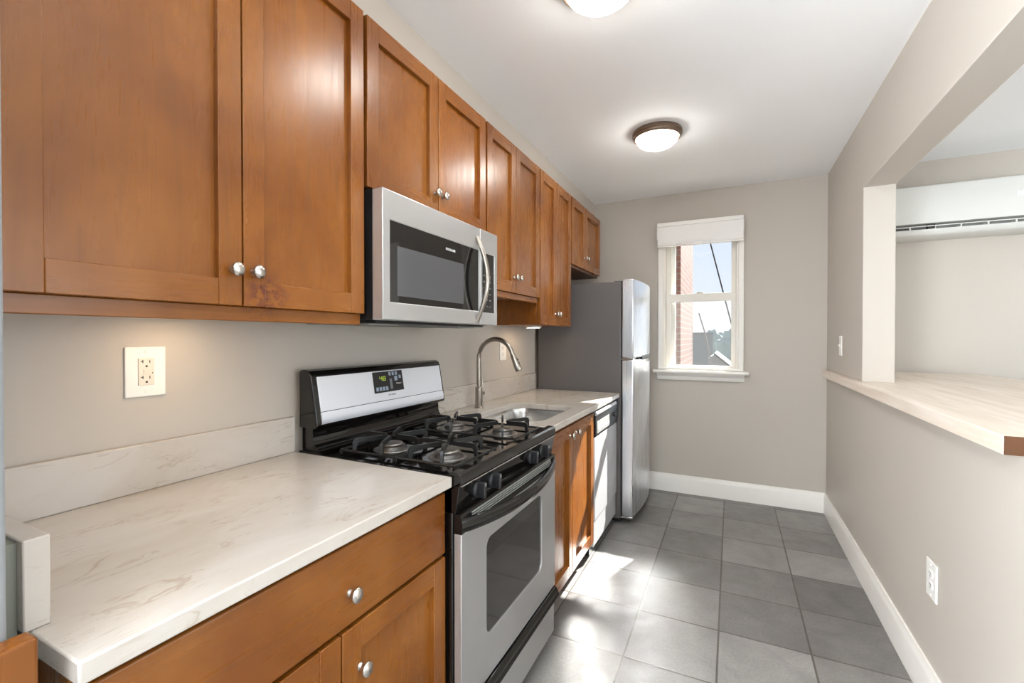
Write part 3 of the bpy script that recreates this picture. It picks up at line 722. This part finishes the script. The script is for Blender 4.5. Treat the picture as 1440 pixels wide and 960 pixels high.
# ------------------------------------------------------------------ roller shade
rs = thing('roller_shade', 'white roller shade pulled up at the top of the window', 'window blind', (1.1, 3.96, 2.25))
B((0.779, 3.925, 2.218), (1.425, 3.976, 2.25)).build('head_rail', white_plastic, rs, bevel=0.003)
pts = [(3.930, 2.217), (3.924, 2.19), (3.922, 2.14), (3.924, 2.10), (3.930, 2.075), (3.936, 2.068), (3.942, 2.075), (3.938, 2.14), (3.940, 2.217)]
MB().prism(pts, 'x', 0.782, 1.422).build('shade_fabric', shade_fab, rs, smooth=60)
MB().prism([(3.934, 2.066), (3.928, 2.060), (3.930, 2.052), (3.944, 2.050), (3.950, 2.058), (3.944, 2.066)], 'x', 0.781, 1.423).build('hem_bar', white_plastic, rs, bevel=0.001)
B((1.075, 3.924, 2.045), (1.125, 3.9275, 2.072)).build('pull_tab', white_plastic, rs, bevel=0.001)
for x in (0.7785, 1.4225): B((x-0.003, 3.93, 2.12), (x+0.003, 3.976, 2.225)).build('bracket', white_plastic, rs)

# ------------------------------------------------------------------ wall air conditioner
ac = thing('air_conditioner', 'white wall-mounted split air conditioner above the bar in the next room', 'air conditioner', (2.64, L, 1.95))
A0, A1 = 2.20, 3.08
MB().prism([(3.999, 2.282), (3.80, 2.282), (3.772, 2.272), (3.765, 2.25), (3.770, 2.032), (3.79, 2.03), (3.84, 2.03), (3.87, 1.975), (3.90, 1.955), (3.999, 1.955)], 'x', A0, A1).build('housing', ac_white, ac, bevel=0.002)
MB().prism([(3.83, 2.027), (3.842, 2.027), (3.872, 1.975), (3.86, 1.978)], 'x', A0+0.02, A1-0.02).build('outlet_throat', louver_grey, ac)
MB().prism([(3.772, 1.994), (3.780, 1.967), (3.80, 1.956), (3.905, 1.950), (3.905, 1.956), (3.805, 1.964), (3.786, 1.975), (3.780, 1.996)], 'x', A0+0.004, A1-0.004).build('louver_flap', ac_white, ac, smooth=50)
B((A0+0.01, 3.776, 2.012), (A1-0.01, 3.781, 2.0175)).build('louver_bar', ac_white, ac)
for i in range(7):
    x = A0+0.06+i*0.125; B((x-0.004, 3.777, 1.992), (x+0.004, 3.83, 2.0145)).build('louver_support', ac_white, ac)
B((2.475, 3.777, 1.998), (2.51, 3.81, 2.026)).build('swing_motor', slot_dark, ac)
for x in (2.885, 2.90): B((x, 3.7655, 2.15), (x+0.007, 3.7675, 2.18)).build('indicator', emis('indicator_print', (250, 250, 250), 0.0, (250, 250, 250)), ac)

# ------------------------------------------------------------------ outside the window
bb = thing('brick_building', 'red brick building wing seen at the left of the window', 'building', (-0.5, 7.0, -6))
MB().box((-3.0, 6.0, -6), (0.768, 7.98, 7.5)).build('brick_wall', brick, bb)
B((-3.1, 5.9, 7.5), (0.86, 8.08, 7.7)).build('parapet', siding_mat, bb)
struct(B((-90, 4.6, -6.4), (90, 160, -6)).build('ground', ground_mat))
def tree(x, y, w, h, label):
    bm_ = MB(); r = bmesh.ops.create_icosphere(bm_.bm, subdivisions=4, radius=1.0)
    for v in r['verts']:
        n = v.co.copy(); k = 1+0.16*math.sin(n.x*7+x)*math.cos(n.y*6+y)+0.10*math.sin(n.z*11+x*2)
        v.co = Vector((n.x*w*k, n.y*w*0.8*k, n.z*h*0.5*k+h*0.55))+Vector((x, y, -6))
    t = thing('tree', label, 'tree', (x, y, -6), 'trees on the horizon')
    bm_.build('crown', hill_mat, t, smooth=80)
    MB().lathe([(0.5, 0), (0.35, h*0.4)], (x, y, -6), 'z', 8).build('trunk', roof_mat, t)
for tx, ty, lb in ((-13.6, 95, 'hazy tree crown behind the brick wing'), (-6.0, 93, 'hazy rounded tree on the horizon above the left of the flat grey building'), (1.6, 96, 'hazy rounded tree on the horizon at the right edge of the lower pane'), (-2.6, 118, 'farthest hazy tree, low on the horizon between two nearer trees')):
    tree(tx, ty, 2.9, 8.0 if ty < 110 else 8.8, lb)
gb = thing('flat_block', 'flat grey building below the horizon right of the brick wing', 'building', (-0.9, 44, -6))
MB().prism([(-3.4, 40), (0.0, 40), (-1.0, 48), (-3.4, 48)], 'z', -6, 1.55).build('wall', roof_mat, gb); MB().prism([(-3.45, 39.95), (0.05, 39.95), (-1.0, 48.05), (-3.45, 48.05)], 'z', 1.55, 1.7).build('roof', M('roof_edge', (110, 110, 110), 0.9).m, gb)
gh = thing('gabled_house', 'small white gabled house at the lower right of the window view', 'house', (0.5, 29, -6))
MB().prism([(0.15, -6), (1.3, -6), (1.3, -0.35), (0.5, 0.32), (0.15, 0.1)], 'y', 28, 33).build('wall', siding_mat, gh)
MB().prism([(0.45, 0.33), (0.5, 0.42), (1.45, -0.38), (1.4, -0.46)], 'y', 27.8, 33.2).build('roof', M('dark_shingle', (70, 71, 73), 0.9).m, gh)
tag(MB().tube([(0.80, 9, 4.0), (1.0, 9, 2.98), (1.34, 9, 1.55), (1.7, 9, 0.0)], 0.012, 8).build('overhead_cable', black_plastic), 'dark slanting cable crossing the sky outside the window', 'cable')
tag(MB().tube([(0.80, 9, 1.75), (0.90, 9, 1.40), (0.975, 9, 1.05), (1.01, 9, 0.8), (1.05, 9, -6)], 0.012, 8).build('utility_pole', M('pole_grey', (110, 110, 112), 0.8).m), 'thin leaning grey pole in front of the flat grey building', 'pole')
